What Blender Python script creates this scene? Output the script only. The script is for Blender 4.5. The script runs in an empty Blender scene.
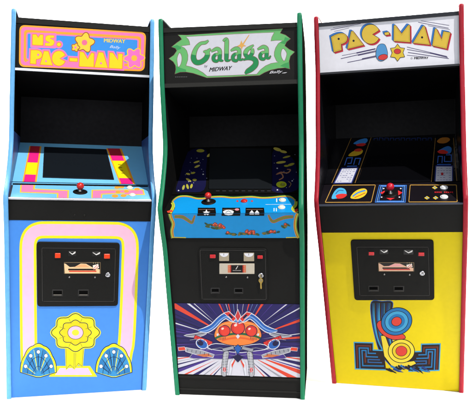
import bpy, math, random
from mathutils import Vector, Matrix
random.seed(7)
S = bpy.context.scene
COL = S.collection

# ------------------------------------------------------------------ camera
CAM = (0.0, -2.9, 0.9293); FPX = 693.56; PIT = 0.0127
cd = bpy.data.cameras.new('camera'); co = bpy.data.objects.new('camera', cd); COL.objects.link(co)
co.location = CAM; co.rotation_euler = (math.pi/2 - PIT, 0, 0)
cd.sensor_width = 36; cd.lens = 36*FPX/472; cd.clip_end = 200
S.camera = co

def ray(px, py):                      # direction of a photograph point, world axes
    a = (px-236)/FPX; b = (200.5-py)/FPX
    c, s = math.cos(PIT), math.sin(PIT)
    return Vector((a, c + b*s, -s + b*c))

# ------------------------------------------------------------------ materials
def lin(c):
    c /= 255.0
    return c/12.92 if c <= .04045 else ((c+.055)/1.055)**2.4
MATS = {}
ALB = 0.80
def mat(rgb, rough=.45, spec=.25, metal=0., var=.10, bump=.04, scale=60., name=None):
    key = (rgb, rough, spec, metal, var, bump, scale)
    if key in MATS: return MATS[key]
    m = bpy.data.materials.new(name or 'paint_%02x%02x%02x' % tuple(int(v) for v in rgb))
    m.use_nodes = True
    nt = m.node_tree; b = nt.nodes['Principled BSDF']
    base = tuple(min(.86, lin(v)*ALB) for v in rgb)
    tc = nt.nodes.new('ShaderNodeTexCoord')
    n = nt.nodes.new('ShaderNodeTexNoise'); n.inputs['Scale'].default_value = scale; n.inputs['Detail'].default_value = 4
    nt.links.new(tc.outputs['Object'], n.inputs['Vector'])
    n2 = nt.nodes.new('ShaderNodeTexNoise'); n2.inputs['Scale'].default_value = 5; n2.inputs['Detail'].default_value = 3
    nt.links.new(tc.outputs['Object'], n2.inputs['Vector'])
    ad = nt.nodes.new('ShaderNodeMath'); ad.operation = 'ADD'
    nt.links.new(n.outputs['Fac'], ad.inputs[0]); nt.links.new(n2.outputs['Fac'], ad.inputs[1])
    mr = nt.nodes.new('ShaderNodeMapRange')
    mr.inputs['From Min'].default_value = .5; mr.inputs['From Max'].default_value = 1.5
    mr.inputs['To Min'].default_value = 1-var; mr.inputs['To Max'].default_value = 1+var
    nt.links.new(ad.outputs[0], mr.inputs['Value'])
    mx = nt.nodes.new('ShaderNodeVectorMath'); mx.operation = 'SCALE'
    mx.inputs[0].default_value = base
    nt.links.new(mr.outputs[0], mx.inputs['Scale'])
    nt.links.new(mx.outputs[0], b.inputs['Base Color'])
    rr = nt.nodes.new('ShaderNodeMapRange')
    rr.inputs['From Min'].default_value = .3; rr.inputs['From Max'].default_value = .7
    rr.inputs['To Min'].default_value = max(.03, rough-.07); rr.inputs['To Max'].default_value = min(1, rough+.07)
    nt.links.new(n2.outputs['Fac'], rr.inputs['Value']); nt.links.new(rr.outputs[0], b.inputs['Roughness'])
    if bump:
        bp = nt.nodes.new('ShaderNodeBump'); bp.inputs['Strength'].default_value = bump; bp.inputs['Distance'].default_value = .002
        nt.links.new(n.outputs['Fac'], bp.inputs['Height']); nt.links.new(bp.outputs[0], b.inputs['Normal'])
    b.inputs['Metallic'].default_value = metal
    b.inputs['Specular IOR Level'].default_value = spec
    MATS[key] = m
    return m
def PR(*rgb): return mat(tuple(rgb), .42, .2, 0, .055)                # printed ink
def BLK(v=30): v *= .8; return mat((v, v, v*.95), .5, .10, 0, .2, .25, 400.)   # textured black vinyl
CHROME = mat((205, 205, 210), .25, .5, 1.0, .05, 0)
STEEL = mat((150, 148, 145), .35, .5, 1.0, .1, 0)

# ------------------------------------------------------------------ mesh builder
class MB:
    def __init__(s): s.v = []; s.f = []; s.mi = []; s.m = []; s.sm = []
    def mid(s, m):
        if m not in s.m: s.m.append(m)
        return s.m.index(m)
    def face(s, pts, m, smooth=False):
        i = len(s.v); s.v += [tuple(p) for p in pts]
        s.f.append(list(range(i, i+len(pts)))); s.mi.append(s.mid(m)); s.sm.append(smooth)
    def grid(s, rows, m, closed=False, smooth=True):
        i = len(s.v); n = len(rows[0]); k = s.mid(m)
        for r in rows: s.v += [tuple(p) for p in r]
        for a in range(len(rows)-1):
            for b in range(n if closed else n-1):
                c = (b+1) % n
                s.f.append([i+a*n+b, i+a*n+c, i+(a+1)*n+c, i+(a+1)*n+b]); s.mi.append(k); s.sm.append(smooth)
    def prism(s, bot, top, m, smooth=False):
        s.face(top, m); s.face(bot[::-1], m)
        n = len(bot)
        for a in range(n):
            c = (a+1) % n
            s.face([bot[a], bot[c], top[c], top[a]], m)
    def box(s, c, dx, dy, dz, m):
        c = Vector(c)
        q = lambda z: [c+Vector((x*dx/2, y*dy/2, z)) for x, y in ((-1,-1),(1,-1),(1,1),(-1,1))]
        s.prism(q(-dz/2), q(dz/2), m)
    def lathe(s, c, ax, prof, m, n=28, up=None):
        ax = Vector(ax).normalized(); a = ax.orthogonal().normalized(); b = ax.cross(a); c = Vector(c)
        rows = []
        for r, h in prof:
            rows.append([c + ax*h + (a*math.cos(t*2*math.pi/n) + b*math.sin(t*2*math.pi/n))*max(r, 1e-5) for t in range(n)])
        s.grid(rows, m, True)
    def build(s, name, parent=None):
        me = bpy.data.meshes.new(name); me.from_pydata(s.v, [], s.f)
        for m in s.m: me.materials.append(m)
        for p, k, q in zip(me.polygons, s.mi, s.sm): p.material_index = k; p.use_smooth = q
        me.update()
        o = bpy.data.objects.new(name, me); COL.objects.link(o)
        if parent: o.parent = parent
        return o

def ball(r, n=10): return [(r*math.sin(i*math.pi/n), -r*math.cos(i*math.pi/n)) for i in range(n+1)]

def smooth(pts, closed=True, k=5):
    n = len(pts); out = []
    rng = range(n) if closed else range(n-1)
    g = (lambda i: pts[i % n]) if closed else (lambda i: pts[max(0, min(n-1, i))])
    d = len(pts[0])
    for i in rng:
        p0, p1, p2, p3 = g(i-1), g(i), g(i+1), g(i+2)
        for j in range(k):
            t = j/k
            out.append(tuple(.5*(2*p1[a] + (p2[a]-p0[a])*t + (2*p0[a]-5*p1[a]+4*p2[a]-p3[a])*t*t + (3*p1[a]-p0[a]-3*p2[a]+p3[a])*t**3) for a in range(d)))
    if not closed: out.append(tuple(pts[-1]))
    return out
def rquad(q, r, k=6):                # rounded quad from four corners
    out = []
    for i in range(4):
        p = Vector(q[i]); a = Vector(q[i-1]); b = Vector(q[(i+1) % 4])
        da = (a-p).normalized()*r; db = (b-p).normalized()*r
        for j in range(k+1):
            t = j/k; out.append(tuple((p+da)*(1-t)**2 + p*2*t*(1-t) + (p+db)*t*t))
    return out
def ell(cx, cy, rx, ry, n=28, a=0):
    ca, sa = math.cos(a), math.sin(a)
    return [(cx+rx*math.cos(t)*ca-ry*math.sin(t)*sa, cy+rx*math.cos(t)*sa+ry*math.sin(t)*ca) for t in (i*2*math.pi/n for i in range(n))]
def rect(x0, y0, x1, y1): return [(x0, y0), (x1, y0), (x1, y1), (x0, y1)]
def shift(p, dx, dy): return [(q[0]+dx, q[1]+dy) + tuple(q[2:]) for q in p]
def grow(p, d):                      # offset a closed outline outwards by d
    A = sum(p[i-1][0]*p[i][1]-p[i][0]*p[i-1][1] for i in range(len(p)))
    s = 1 if A > 0 else -1; out = []; n = len(p)
    for i in range(n):
        a, b, c = Vector(p[i-1]), Vector(p[i]), Vector(p[(i+1) % n])
        e1 = (b-a); e2 = (c-b)
        if e1.length < 1e-6 or e2.length < 1e-6: out.append(tuple(b)); continue
        n1 = Vector((e1.y, -e1.x)).normalized()*s; n2 = Vector((e2.y, -e2.x)).normalized()*s
        m = n1+n2
        if m.length < .5: m = n1*1.0
        else: m = m.normalized()*min(1.6, 2/m.length)
        out.append(tuple(b+m*d))
    return out
def clip(poly, q):                   # convex clip of poly by quad q (y down, clockwise on screen)
    cx = sum(p[0] for p in q)/len(q); cy = sum(p[1] for p in q)/len(q)
    for i in range(len(q)):
        a, b = q[i], q[(i+1) % len(q)]
        f = lambda p: (b[0]-a[0])*(p[1]-a[1])-(b[1]-a[1])*(p[0]-a[0])
        sg = 1 if f((cx, cy)) > 0 else -1
        out = []
        for j in range(len(poly)):
            p, r = poly[j-1], poly[j]; fp, fr = f(p)*sg, f(r)*sg
            if (fp < 0) != (fr < 0):
                t = fp/(fp-fr); out.append((p[0]+(r[0]-p[0])*t, p[1]+(r[1]-p[1])*t))
            if fr >= 0: out.append(r)
        poly = out
        if not poly: return []
    return poly

# ------------------------------------------------------------------ text outlines (built-in font)
def text_mesh(txt, shear=0., bold=0.):
    cu = bpy.data.curves.new('t', 'FONT'); cu.body = txt; cu.shear = shear; cu.offset = bold
    cu.resolution_u = 3
    o = bpy.data.objects.new('t', cu); COL.objects.link(o)
    bpy.context.view_layer.update()
    me = o.evaluated_get(bpy.context.evaluated_depsgraph_get()).to_mesh()
    vs = [(v.co.x, v.co.y) for v in me.vertices]; fs = [list(p.vertices) for p in me.polygons]
    o.to_mesh_clear() if hasattr(o, 'to_mesh_clear') else None
    bpy.data.objects.remove(o); bpy.data.curves.remove(cu)
    return vs, fs

# ------------------------------------------------------------------ a sloped face of a cabinet
class Cab:
    def __init__(s, x, y, yaw, roll, W, taper, prof, name, label):
        s.r = bpy.data.objects.new(name, None); COL.objects.link(s.r)
        s.r.empty_display_size = .2
        s.r.location = (x, y, 0); s.r.rotation_euler = (0, roll, yaw)
        s.r['label'] = label; s.r['category'] = 'arcade cabinet'; s.r['group'] = 'arcade cabinets standing in a row'
        s.M = Matrix.Translation((x, y, 0)) @ Matrix.Rotation(yaw, 4, 'Z') @ Matrix.Rotation(roll, 4, 'Y')
        s.Mi = s.M.inverted(); s.roll = roll
        s.W = W; s.tp = taper; s.k = prof       # prof: T M N C U B -> (y,z)
    def hw(s, z):
        zu = s.k['U'][1]
        t = max(0, min(1, 1-z/zu)); return s.W/2 + s.tp/2*t
    def g(s, x, z): return x*math.tan(s.roll) + z   # the floor line in local height
class Panel:
    def __init__(s, cab, lo, hi):
        s.c = cab; s.lo = Vector((0, lo[0], lo[1])); s.hi = Vector((0, hi[0], hi[1]))
        d = (s.hi-s.lo).normalized(); s.d = d
        s.n = Vector((0, -d.z, d.y))
        s.ls = 0
    def P(s, px, py, off=0):
        o = s.c.Mi @ Vector(CAM); d = (s.c.Mi.to_3x3() @ ray(px, py))
        t = (s.lo-o).dot(s.n)/d.dot(s.n)
        return o + d*t + s.n*off
    def PC(s, px, py, off=0):            # same, kept on the board
        p = s.P(px, py, 0); L = (s.hi-s.lo).length; v = (p-s.lo).dot(s.d)
        return p + s.d*(max(.0003, min(L-.0003, v))-v) + s.n*off
    def at(s, v, x, off=0): return s.lo + (s.hi-s.lo)*v + Vector((x, 0, 0)) + s.n*off
class Art(MB):
    STEP = .000012
    def __init__(s, panel, off=.0003): super().__init__(); s.p = panel; s.o = off; s.i = 0
    def nxt(s): s.i += 1; return s.o + s.i*s.STEP
    def poly(s, pts, m, same=False):
        if len(pts) < 3: return
        o = s.o+s.i*s.STEP if same else s.nxt()
        P = [s.p.PC(x, y, o) for x, y in pts]
        nn = Vector((0, 0, 0))
        for i in range(len(P)): nn += P[i-1].cross(P[i])
        if nn.dot(s.p.n) < 0: P = P[::-1]
        s.face(P, m)
    def outl(s, pts, m, om, w=.45):
        s.poly(grow(pts, w), om); s.poly(pts, m)
    def stroke(s, pts, w, m, closed=False, same=False):
        n = len(pts); L = []; R = []
        for i in range(n):
            p = Vector(pts[i][:2])
            a = Vector(pts[i-1][:2]) if (i > 0 or closed) else None
            b = Vector(pts[(i+1) % n][:2]) if (i < n-1 or closed) else None
            ds = []
            if a is not None and (p-a).length > 1e-6: ds.append((p-a).normalized())
            if b is not None and (b-p).length > 1e-6: ds.append((b-p).normalized())
            t = sum(ds, Vector((0, 0)))
            t = t.normalized() if t.length > .05 else ds[0]
            k = 1/max(.55, t.dot(ds[0])) if ds else 1
            ww = (pts[i][2] if len(pts[i]) > 2 else w)/2*k
            nv = Vector((-t.y, t.x))*ww; L.append(p+nv); R.append(p-nv)
        o = s.o+s.i*s.STEP if same else s.nxt()
        for i in range(n if closed else n-1):
            j = (i+1) % n
            P = [s.p.PC(q.x, q.y, o) for q in (L[i], L[j], R[j], R[i])]
            nn = (P[1]-P[0]).cross(P[2]-P[0])
            s.face(P if nn.dot(s.p.n) > 0 else P[::-1], m)
    def text(s, txt, quad, m, shear=0., bold=0.):
        if bold:
            for dx in (-bold*6, bold*6): s.text(txt, [(q[0]+dx, q[1]) for q in quad], m, shear)
            return
        vs, fs = text_mesh(txt, shear)
        x0 = min(v[0] for v in vs); x1 = max(v[0] for v in vs); y0 = min(v[1] for v in vs); y1 = max(v[1] for v in vs)
        bl, br, tr, tl = [Vector(q) for q in quad]; o = s.nxt()
        T = []
        for x, y in vs:
            u = (x-x0)/(x1-x0); v = (y-y0)/(y1-y0)
            q = (bl*(1-u)+br*u)*(1-v) + (tl*(1-u)+tr*u)*v
            T.append(s.p.P(q.x, q.y, o))
        for f in fs:
            P = [T[i] for i in f]
            nn = (P[1]-P[0]).cross(P[2]-P[0])
            s.face(P if nn.dot(s.p.n) > 0 else P[::-1], m)
    def slab(s, pts, o0, o1, m, bev=.0):
        a = [s.p.P(x, y, o0) for x, y in pts]; b = [s.p.P(x, y, o1-bev) for x, y in pts]
        nn = Vector((0, 0, 0))
        for i in range(len(a)): nn += a[i-1].cross(a[i])
        top = grow(pts, -.35 if bev else 0) if bev else pts
        c = [s.p.P(x, y, o1) for x, y in top]
        if nn.dot(s.p.n) < 0: a, b, c = a[::-1], b[::-1], c[::-1]
        n = len(a)
        for i in range(n):
            j = (i+1) % n
            s.face([a[i], a[j], b[j], b[i]], m)
            if bev: s.face([b[i], b[j], c[j], c[i]], m)
        s.face(c, m)

def plate(cab, panel, name, m, th=.012, v0=0., v1=1., floor=False, inset=.0192, parent=None):
    """a board filling the width between the side panels; returns an Art to draw on"""
    a = Art(panel)
    def row(v, off):
        p = panel.at(v, 0); h = cab.hw(p.z)-inset
        out = []
        for x in (-h, h):
            q = panel.at(v, x, off)
            if floor and v == v0: q = q + panel.d*((cab.g(x, .001)-q.z)/panel.d.z)
            out.append(q)
        return out
    f0, f1, b0, b1 = row(v0, 0), row(v1, 0), row(v0, -th), row(v1, -th)
    if not floor: b0 = [q+panel.d*th for q in b0]     # mitred edges
    b1 = [q-panel.d*th for q in b1]
    a.face([f0[0], f0[1], f1[1], f1[0]], m)
    a.face([b0[1], b0[0], b1[0], b1[1]], m)
    a.face([f1[0], f1[1], b1[1], b1[0]], m); a.face([f0[1], f0[0], b0[0], b0[1]], m)
    a.face([f0[0], f1[0], b1[0], b0[0]], m); a.face([f1[1], f0[1], b0[1], b1[1]], m)
    return a

def side_profile(k):
    T, M, N, C, U, B = [k[c] for c in 'TMNCUB']
    pts = [(B[0], 0.), (B[0]+(U[0]-B[0])*.35, U[1]*.35), (B[0]+(U[0]-B[0])*.7, U[1]*.7), (U[0]+.012, U[1]-.045),
           (U[0]-.45*(U[0]-C[0]), U[1]+.30*(C[1]-U[1])), (C[0]+.008, C[1]-.030), (C[0], C[1]), (C[0]+.016, C[1]+.032),
           (C[0]+.55*(N[0]-C[0]), C[1]+.45*(N[1]-C[1])), (N[0], N[1]), (N[0]+.45*(M[0]-N[0]), N[1]+.5*(M[1]-N[1])),
           (M[0], M[1]), (M[0]+.5*(T[0]-M[0]), M[1]+.5*(T[1]-M[1])), (T[0], T[1])]
    return smooth(pts, False, 6)
DEPTH = .80
def sides(cab, outer, inner, trim, low_inner=None, zsplit=0):
    pr = side_profile(cab.k); zt = cab.k['T'][1]
    for sx in (-1, 1):
        mb = MB()
        # outline: front edge upwards then back down
        ring = pr + [(pr[-1][0]+.02, zt+.004), (DEPTH-.12, zt+.004), (DEPTH, zt-.12), (DEPTH, 0.)]
        def X(z, inn): return sx*(cab.hw(z)-(.0188 if inn else 0))
        def pt(q, inn):
            x = X(q[1], inn); z = q[1] if q[1] > 0 else cab.g(x, .0005)
            return Vector((x, q[0], z))
        o = [pt(q, False) for q in ring]; i = [pt(q, True) for q in ring]
        # strips between the front edge and the back edge keep faces planar under the taper
        def strip(P, flip, mf):
            n = len(pr)
            for a in range(n-1):
                p0, p1 = P[a], P[a+1]
                b0 = Vector((p0.x, DEPTH, p0.z)); b1 = Vector((p1.x, DEPTH, p1.z))
                zc = (p0.z+p1.z)/2
                if zc > zt-.12: b0.y = DEPTH-(p0.z-(zt-.12)) if p0.z > zt-.12 else DEPTH; b1.y = DEPTH-(p1.z-(zt-.12)) if p1.z > zt-.12 else DEPTH
                f = [p0, b0, b1, p1]
                mb.face(f[::-1] if flip else f, mf(zc))
        strip(o, sx < 0, lambda z: outer)
        strip(i, sx > 0, lambda z: (low_inner if (low_inner and z < zsplit) else inner))
        n = len(pr)
        for a in range(n-1): mb.face([o[a], o[a+1], i[a+1], i[a]], trim)
        for P, Q in ((o, i),):
            tb = [P[n-1], Q[n-1], Vector((Q[n-1].x, DEPTH-.12, Q[n-1].z)), Vector((P[n-1].x, DEPTH-.12, P[n-1].z))]
            mb.face(tb, outer)
        bb = Vector((0, 0, 0))
        mb.face([Vector((o[0].x, DEPTH, o[0].z)), Vector((i[0].x, DEPTH, i[0].z)), Vector((i[0].x, DEPTH, zt-.12)), Vector((o[0].x+0, DEPTH, zt-.12))], outer)
        sp = mb.build('side_panel', cab.r)
        # the rounded plastic edge moulding
        tm = MB(); rows = []
        path = pr + [(pr[-1][0]+.006, zt+.005), (pr[-1][0]+.05, zt+.006), (DEPTH-.14, zt+.006)]
        for a, q in enumerate(path):
            t = Vector((path[min(a+1, len(path)-1)][0]-path[max(a-1, 0)][0], path[min(a+1, len(path)-1)][1]-path[max(a-1, 0)][1])).normalized()
            nv = Vector((-t.y, t.x))
            if nv.x > 0 and a < len(pr): nv = -nv
            if a >= len(pr): nv = Vector((-.4, .9)) if a == len(pr) else Vector((0, 1))
            r = []
            for j in range(9):
                w = j/8; h = .0012 + .0030*math.sin(math.pi*w)**.6 if 0 < w < 1 else -.001
                x = sx*(cab.hw(q[1]) + .0009 - .0206*w)
                z = q[1] if q[1] > 0 else cab.g(x, .0008)
                r.append(Vector((x, q[0]+nv.x*h, z+nv.y*h)))
            rows.append(r if sx < 0 else r[::-1])
        tm.grid(rows, trim)
        tm.build('edge_trim', sp)

def shell(cab, m, bez_hi, mar_lo, top_m):
    """back board, top board and the dark inside of the monitor box"""
    zt = cab.k['T'][1]
    b = MB(); h = cab.W/2-.0195; hb = cab.hw(0)-.0195
    b.prism([(-hb, DEPTH-.012, .004+cab.g(-hb, 0)), (hb, DEPTH-.012, .004+cab.g(hb, 0)), (hb, DEPTH-.001, .004+cab.g(hb, 0)), (-hb, DEPTH-.001, .004+cab.g(-hb, 0))],
            [(-h, DEPTH-.012, zt-.16), (h, DEPTH-.012, zt-.16), (h, DEPTH-.001, zt-.16), (-h, DEPTH-.001, zt-.16)], m)
    b.build('back_panel', cab.r)
    t = MB(); zy = cab.k['T'][0]
    t.box((0, (zy+.03+DEPTH-.13)/2, zt-.032-.008), 2*h, DEPTH-.13-zy-.03, .014, top_m)
    t.build('top_panel', cab.r)
    s = MB(); y1, z1 = mar_lo; y2 = .62; z2 = z1-.07
    s.prism([(-h, y1+.012, z1-.012), (h, y1+.012, z1-.012), (h, y2, z2-.012), (-h, y2, z2-.012)],
            [(-h, y1+.012, z1), (h, y1+.012, z1), (h, y2, z2), (-h, y2, z2)], m)
    s.build('speaker_panel', cab.r)
    w = MB(); yb, zb = bez_hi
    w.prism([(-h, yb+.001, zb-.02), (h, yb+.001, zb-.02), (h, yb+.013, zb-.02), (-h, yb+.013, zb-.02)],
            [(-h, .606, z2-.011), (h, .606, z2-.011), (h, .618, z2-.011), (-h, .618, z2-.011)], mat((36, 36, 38), .8, .02, 0, .3, .2))
    w.build('monitor_shroud', cab.r)

def zat(cab, px, py, yl):
    p = Panel(cab, (yl, 0), (yl, 1)); return p.P(px, py).z

def joystick(cab, panel, base, h, r, red, lean=0.):
    b = panel.P(*base); n = panel.n
    mb = MB()
    k = BLK(26)
    mb.lathe(b, n, [(.0, .006), (.012, .0058), (.025, .0045), (.0315, .002), (.032, .0002)], k, 32)
    mb.lathe(b, n, [(.011, .004), (.010, .009), (.0062, .012), (.0052, h-.004), (.0, h-.003)], STEEL, 20)
    j = mb.build('joystick', cab.r)
    bl = MB(); bl.lathe(b+n*h, n, ball(r, 14), red, 32); bl.build('ball_top', j)
def button(cab, panel, at, r, m, ring=None, name='start_button'):
    b = panel.P(*at); mb = MB()
    mb.lathe(b, panel.n, [(r*1.15, .0005), (r*1.15, .004), (r*1.02, .0058), (r*.86, .0055), (r*.84, .003)], ring or m, 28)
    o = mb.build(name, cab.r)
    pl = MB(); pl.lathe(b, panel.n, [(r*.82, .003), (r*.82, .0075), (r*.7, .009), (0, .0086)], m, 28); pl.build('plunger', o)

def coin_door(cab, panel, q, inner, reds, hooks, plate_q, lock, returns, style, screws):
    a = Art(panel, .0)
    k = BLK(31)
    a.slab(rquad(q, 3.5), -.002, .006, k, .0018)
    a.i = 0; a.o = .0062
    if inner: a.stroke(rquad(inner, 1.2), .45, mat((62, 60, 58), .5, .2), True)
    if inner: a.stroke(rquad([(x+.5, y+.5) for x, y in inner], 1.2), .35, mat((12, 12, 12), .6, .1), True)
    d = a.build('coin_door', cab.r)
    red = mat((232, 66, 28) if style == 1 else (205, 45, 50), .28, .4)
    for x0, y0, x1, y1 in reds:
        b = Art(panel, 0); b.slab(rquad(rect(x0-.6, y0-.6, x1+.6, y1+.6), .7), .005, .0075, mat((18, 18, 18), .4, .3))
        b.slab(rquad(rect(x0, y0, x1, y1), .6), .007, .0115, red, .0015)
        b.build('reject_button', d)
    for hk in hooks:
        b = Art(panel, .0064)
        x0, y0, x1, y1 = hk
        if style == 2:
            b.slab(rquad(rect(x0, y0, x1, y1), .5), .005, .008, mat((178, 165, 140), .4, .4, .25))
            b.o = .0082; b.poly(clip(ell((x0+x1)/2, y0+.6, (x1-x0)*.44, (y1-y0)*.42), rect(x0+.3, y0+.5, x1-.3, y1)), mat((228, 228, 235), .3, .5))
            b.stroke([((x0+x1)/2-.2, y0+.7), ((x0+x1)/2-.2, y0+2.6)], .5, mat((90, 88, 86), .4, .3))
        else:
            b.slab(rquad(rect(x0-.8, y0-.5, x1+.8, y1+.8), .6), .005, .0072, mat((24, 24, 24), .35, .35))
            b.o = .0074
            b.stroke([(x0+.3, y0+.3, .5), ((x0+x1)/2, (y0+y1)/2+.7, 1.0), (x1-.9, y0+1.1, 1.5), (x1-.1, y0+.1, .6)], 1, mat((215, 213, 210), .3, .5))
            b.stroke([(x0-.3, y0-.2), (x1+.3, y0-.2)], .3, mat((110, 108, 106), .4, .3))
        b.build('coin_slot', d)
    # price plate
    x0, y0, x1, y1 = plate_q; b = Art(panel, .0)
    W = x1-x0; H = y1-y0; X = lambda u: x0+W*u; Y = lambda v: y0+H*v
    if style == 2:
        b.slab(rquad(rect(x0, y0, x1, y1), .4), .005, .0078, mat((196, 186, 168), .45, .3), .0008); b.o = .008
        for u0, u1, c in ((.24, .76, (205, 120, 85)), (.30, .70, (190, 60, 45)), (.335, .665, (28, 24, 24))):
            b.poly(rect(X(u0), Y(.14), X(u1), Y(.86)), PR(*c))
        b.stroke([(X(.47), Y(.55)), (X(.53), Y(.22))], .7, PR(215, 210, 205))
        b.stroke([(X(.38), Y(.66)), (X(.62), Y(.66))], .5, PR(170, 165, 160))
        for u in (.29, .71):
            for v in (.3, .5, .7): b.stroke([(X(u)-.9, Y(v)), (X(u)+.9, Y(v))], .3, PR(225, 150, 120), same=True)
    else:
        tan = (232, 196, 150) if style == 1 else (222, 178, 150)
        b.slab(rquad(rect(x0, y0, x1, y1), .4), .005, .0075, mat((26, 22, 20), .4, .3), .0008); b.o = .0077
        b.stroke(rquad(rect(x0+.5, y0+.4, x1-.5, y1-.4), .5), .5, PR(120, 100, 70), True)
        b.poly([(X(.01), Y(.12)), (X(.05), Y(.14)), (X(.16), Y(.42)), (X(.30), Y(.40)), (X(.46), Y(.12)), (X(.60), Y(.14)), (X(.78), Y(.46)), (X(.97), Y(.62)), (X(.97), Y(.95)), (X(.03), Y(.95))], PR(*tan))
        b.poly([(X(.24), Y(.47)), (X(.36), Y(.32)), (X(.48), Y(.17)), (X(.58), Y(.19)), (X(.70), Y(.44))], PR(236, 170, 120) if style == 1 else PR(235, 165, 165))
        b.poly(rect(X(.12), Y(.56), X(.86), Y(.70)), PR(28, 18, 16))
        b.poly(rect(X(.14), Y(.72), X(.88), Y(.83)), PR(215, 70, 45) if style == 1 else PR(190, 35, 40))
        b.poly([(X(.78), Y(.28)), (X(.93), Y(.16)), (X(.95), Y(.5)), (X(.80), Y(.62))], PR(240, 228, 215))
        b.stroke([(X(.79), Y(.62)), (X(.90), Y(.24))], .5, PR(205, 60, 50))
        b.stroke([(X(.84), Y(.64)), (X(.94), Y(.34))], .5, PR(205, 60, 50))
        for u in (.80, .86, .92): b.stroke([(X(u), Y(.02)), (X(u), Y(.14))], .4, PR(170, 160, 120), same=True)
    b.build('price_plate', d)
    c = panel.P(*lock); mb = MB()
    mb.lathe(c, panel.n, [(.0118, .004), (.0118, .009), (.0098, .0115), (.0068, .0118), (.0062, .0095), (0, .0095)], CHROME, 28)
    mb.box(c+panel.n*.0102, .0018, .001, .006, mat((20, 20, 20), .5, .2))
    mb.build('lock', d)
    for i, s in enumerate(screws):
        mb = MB(); mb.lathe(panel.P(*s), panel.n, [(.0042, .005), (.0042, .0068), (.0025, .0082), (0, .0085)], STEEL, 14); mb.build('screw', d)
    for x0, y0, x1, y1 in returns:
        b = Art(panel, 0)
        b.slab(rquad(rect(x0-1, y0-1, x1+1, y1+1), .6), .005, .0075, mat((30, 29, 28), .45, .3), .0008)
        b.o = .0076; b.poly(rect(x0, y0, x1, y1-.4), mat((5, 5, 5), .8, .05))
        b.slab(rect(x0+.2, y1-1.0, x1-.2, y1-.2), .0074, .0125, mat((98, 94, 88) if style == 1 else (40, 39, 38), .4, .35, .3), .001)
        b.build('coin_return', d)
    return d

# ================================================================== CABINET ONE: blue
def prof(lean, z5, d5):
    z = dict(zip('TMNCU', z5)); z['B'] = 0.
    d = dict(T=d5[0], M=d5[1], N=d5[2], C=0., U=d5[3], B=d5[4])
    return {k: (d[k]-lean*z[k], z[k]) for k in z}
IN = .012
def panels(c, py_back, px_mid, py_top, ybez=.60, py_front=None):
    k = c.k; yC, zC = k['C']; P = {}
    fy = yC+.014
    zf = zat(c, px_mid, py_front, fy)
    by = yC+.185; zb = zat(c, px_mid, py_back, by)
    P['top'] = Panel(c, (fy, zf), (by, zb))
    zu = k['U'][1]; uy = k['U'][0]+IN
    P['lip'] = Panel(c, (uy, zu), (fy, zf))
    P['front'] = Panel(c, (k['B'][0]+IN, 0.), (uy+.002, zu-.0005))
    zt = zat(c, px_mid, py_top, ybez)
    P['bezel'] = Panel(c, (by+.004, zb+.003), (ybez, zt))
    P['mar'] = Panel(c, (k['M'][0]+.016, k['M'][1]), (k['T'][0]+.016, k['T'][1]-.034))
    return P

c1 = Cab(-.6755, .0545, .2239, .0198, .6440, -.0215, prof(-.0341, [1.7438, 1.4818, 1.1449, .8957, .8025], [.1936, .1918, .1922, .0397, .2185]),
         'arcade_cabinet', 'bright blue arcade cabinet with a pink and yellow striped front')
B1 = (72, 140, 226); L1 = (118, 196, 242)
P = panels(c1, 183.6, 80, 144.5, .60, 198.6)
TR1 = mat((104, 176, 232), .45, .25, 0, .14, .12)
sides(c1, PR(*B1), mat((20, 20, 20), .95, 0., 0, .2, .2), TR1, mat((58, 92, 160), .35, .3), 1.19)
shell(c1, BLK(26), (.60, P['bezel'].hi.z), (P['mar'].lo.y, P['mar'].lo.z), BLK(34))
# --- front panel and its painting
a = plate(c1, P['front'], 'front_panel', PR(*B1), floor=True)
YE = PR(240, 233, 36); PK = PR(246, 190, 216)
path = [(29.6, 366), (29.0, 354), (28.6, 340), (28.2, 300), (28, 265), (28, 247), (29.2, 239), (32.5, 233.5), (38, 230.6), (46, 229.8), (80, 230), (112, 230.3), (120, 231), (126, 234), (129.3, 239.5), (130.3, 248), (129.8, 265), (128.6, 300), (126.6, 340), (124.4, 352), (122, 366)]
sp = smooth(path, False, 4)
a.stroke(sp, 17.0, YE); a.stroke(sp, 11.6, PK)
INK = PR(24, 34, 66); TE = PR(58, 142, 196); TE2 = PR(44, 120, 178)
a.outl([(57, 366), (90, 366), (97, 376.6), (49, 376.6)], YE, YE, .1)
a.poly([(60, 368), (88, 368), (92, 375), (55, 375)], PK)
for sx in (0, 1):                     # plain striped fan shapes at either foot
    fx = 113.8 if sx else 38.4
    def fan(r, t): return (fx+(-1 if sx else 1)*18*r*math.cos(t), 376.4-31.5*r*math.sin(t))
    ts = [math.radians(8+i*164/40) for i in range(41)]
    rim = [fan(1+.035*abs(math.sin(5*(t-.14)*math.pi/2.86)), t) for t in ts]
    shell_ = [fan(.12, math.radians(188))] + [fan(.12, math.radians(-8))] + rim
    a.outl(shell_, YE, INK, .7)
    a.poly([fan(.1, 0)] + [fan(.93, t) for t in ts] + [fan(.1, math.pi)], TE)
    for i in range(10):
        t0 = math.radians(8+164*i/10); t1 = math.radians(8+164*(i+1)/10)
        if i % 2: a.poly([fan(.16, t0), fan(.9, t0), fan(.92, (t0+t1)/2), fan(.9, t1), fan(.16, t1)], TE2)
    for i in range(1, 10):
        t0 = math.radians(8+164*i/10); a.stroke([fan(.2, t0)+(.3,), fan(.55, t0)+(.8,), fan(.88, t0)+(.3,)], 1, YE if i % 3 == 0 else INK)
    a.stroke([fan(.62, t) for t in ts], .5, INK); a.stroke([fan(.32, t) for t in ts], .4, INK)
    for i in range(5): a.outl(ell(*fan(.78, math.radians(24.4+32.8*i)), 1.7, 1.8, 16), PR(226, 232, 240), INK, .35)
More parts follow.
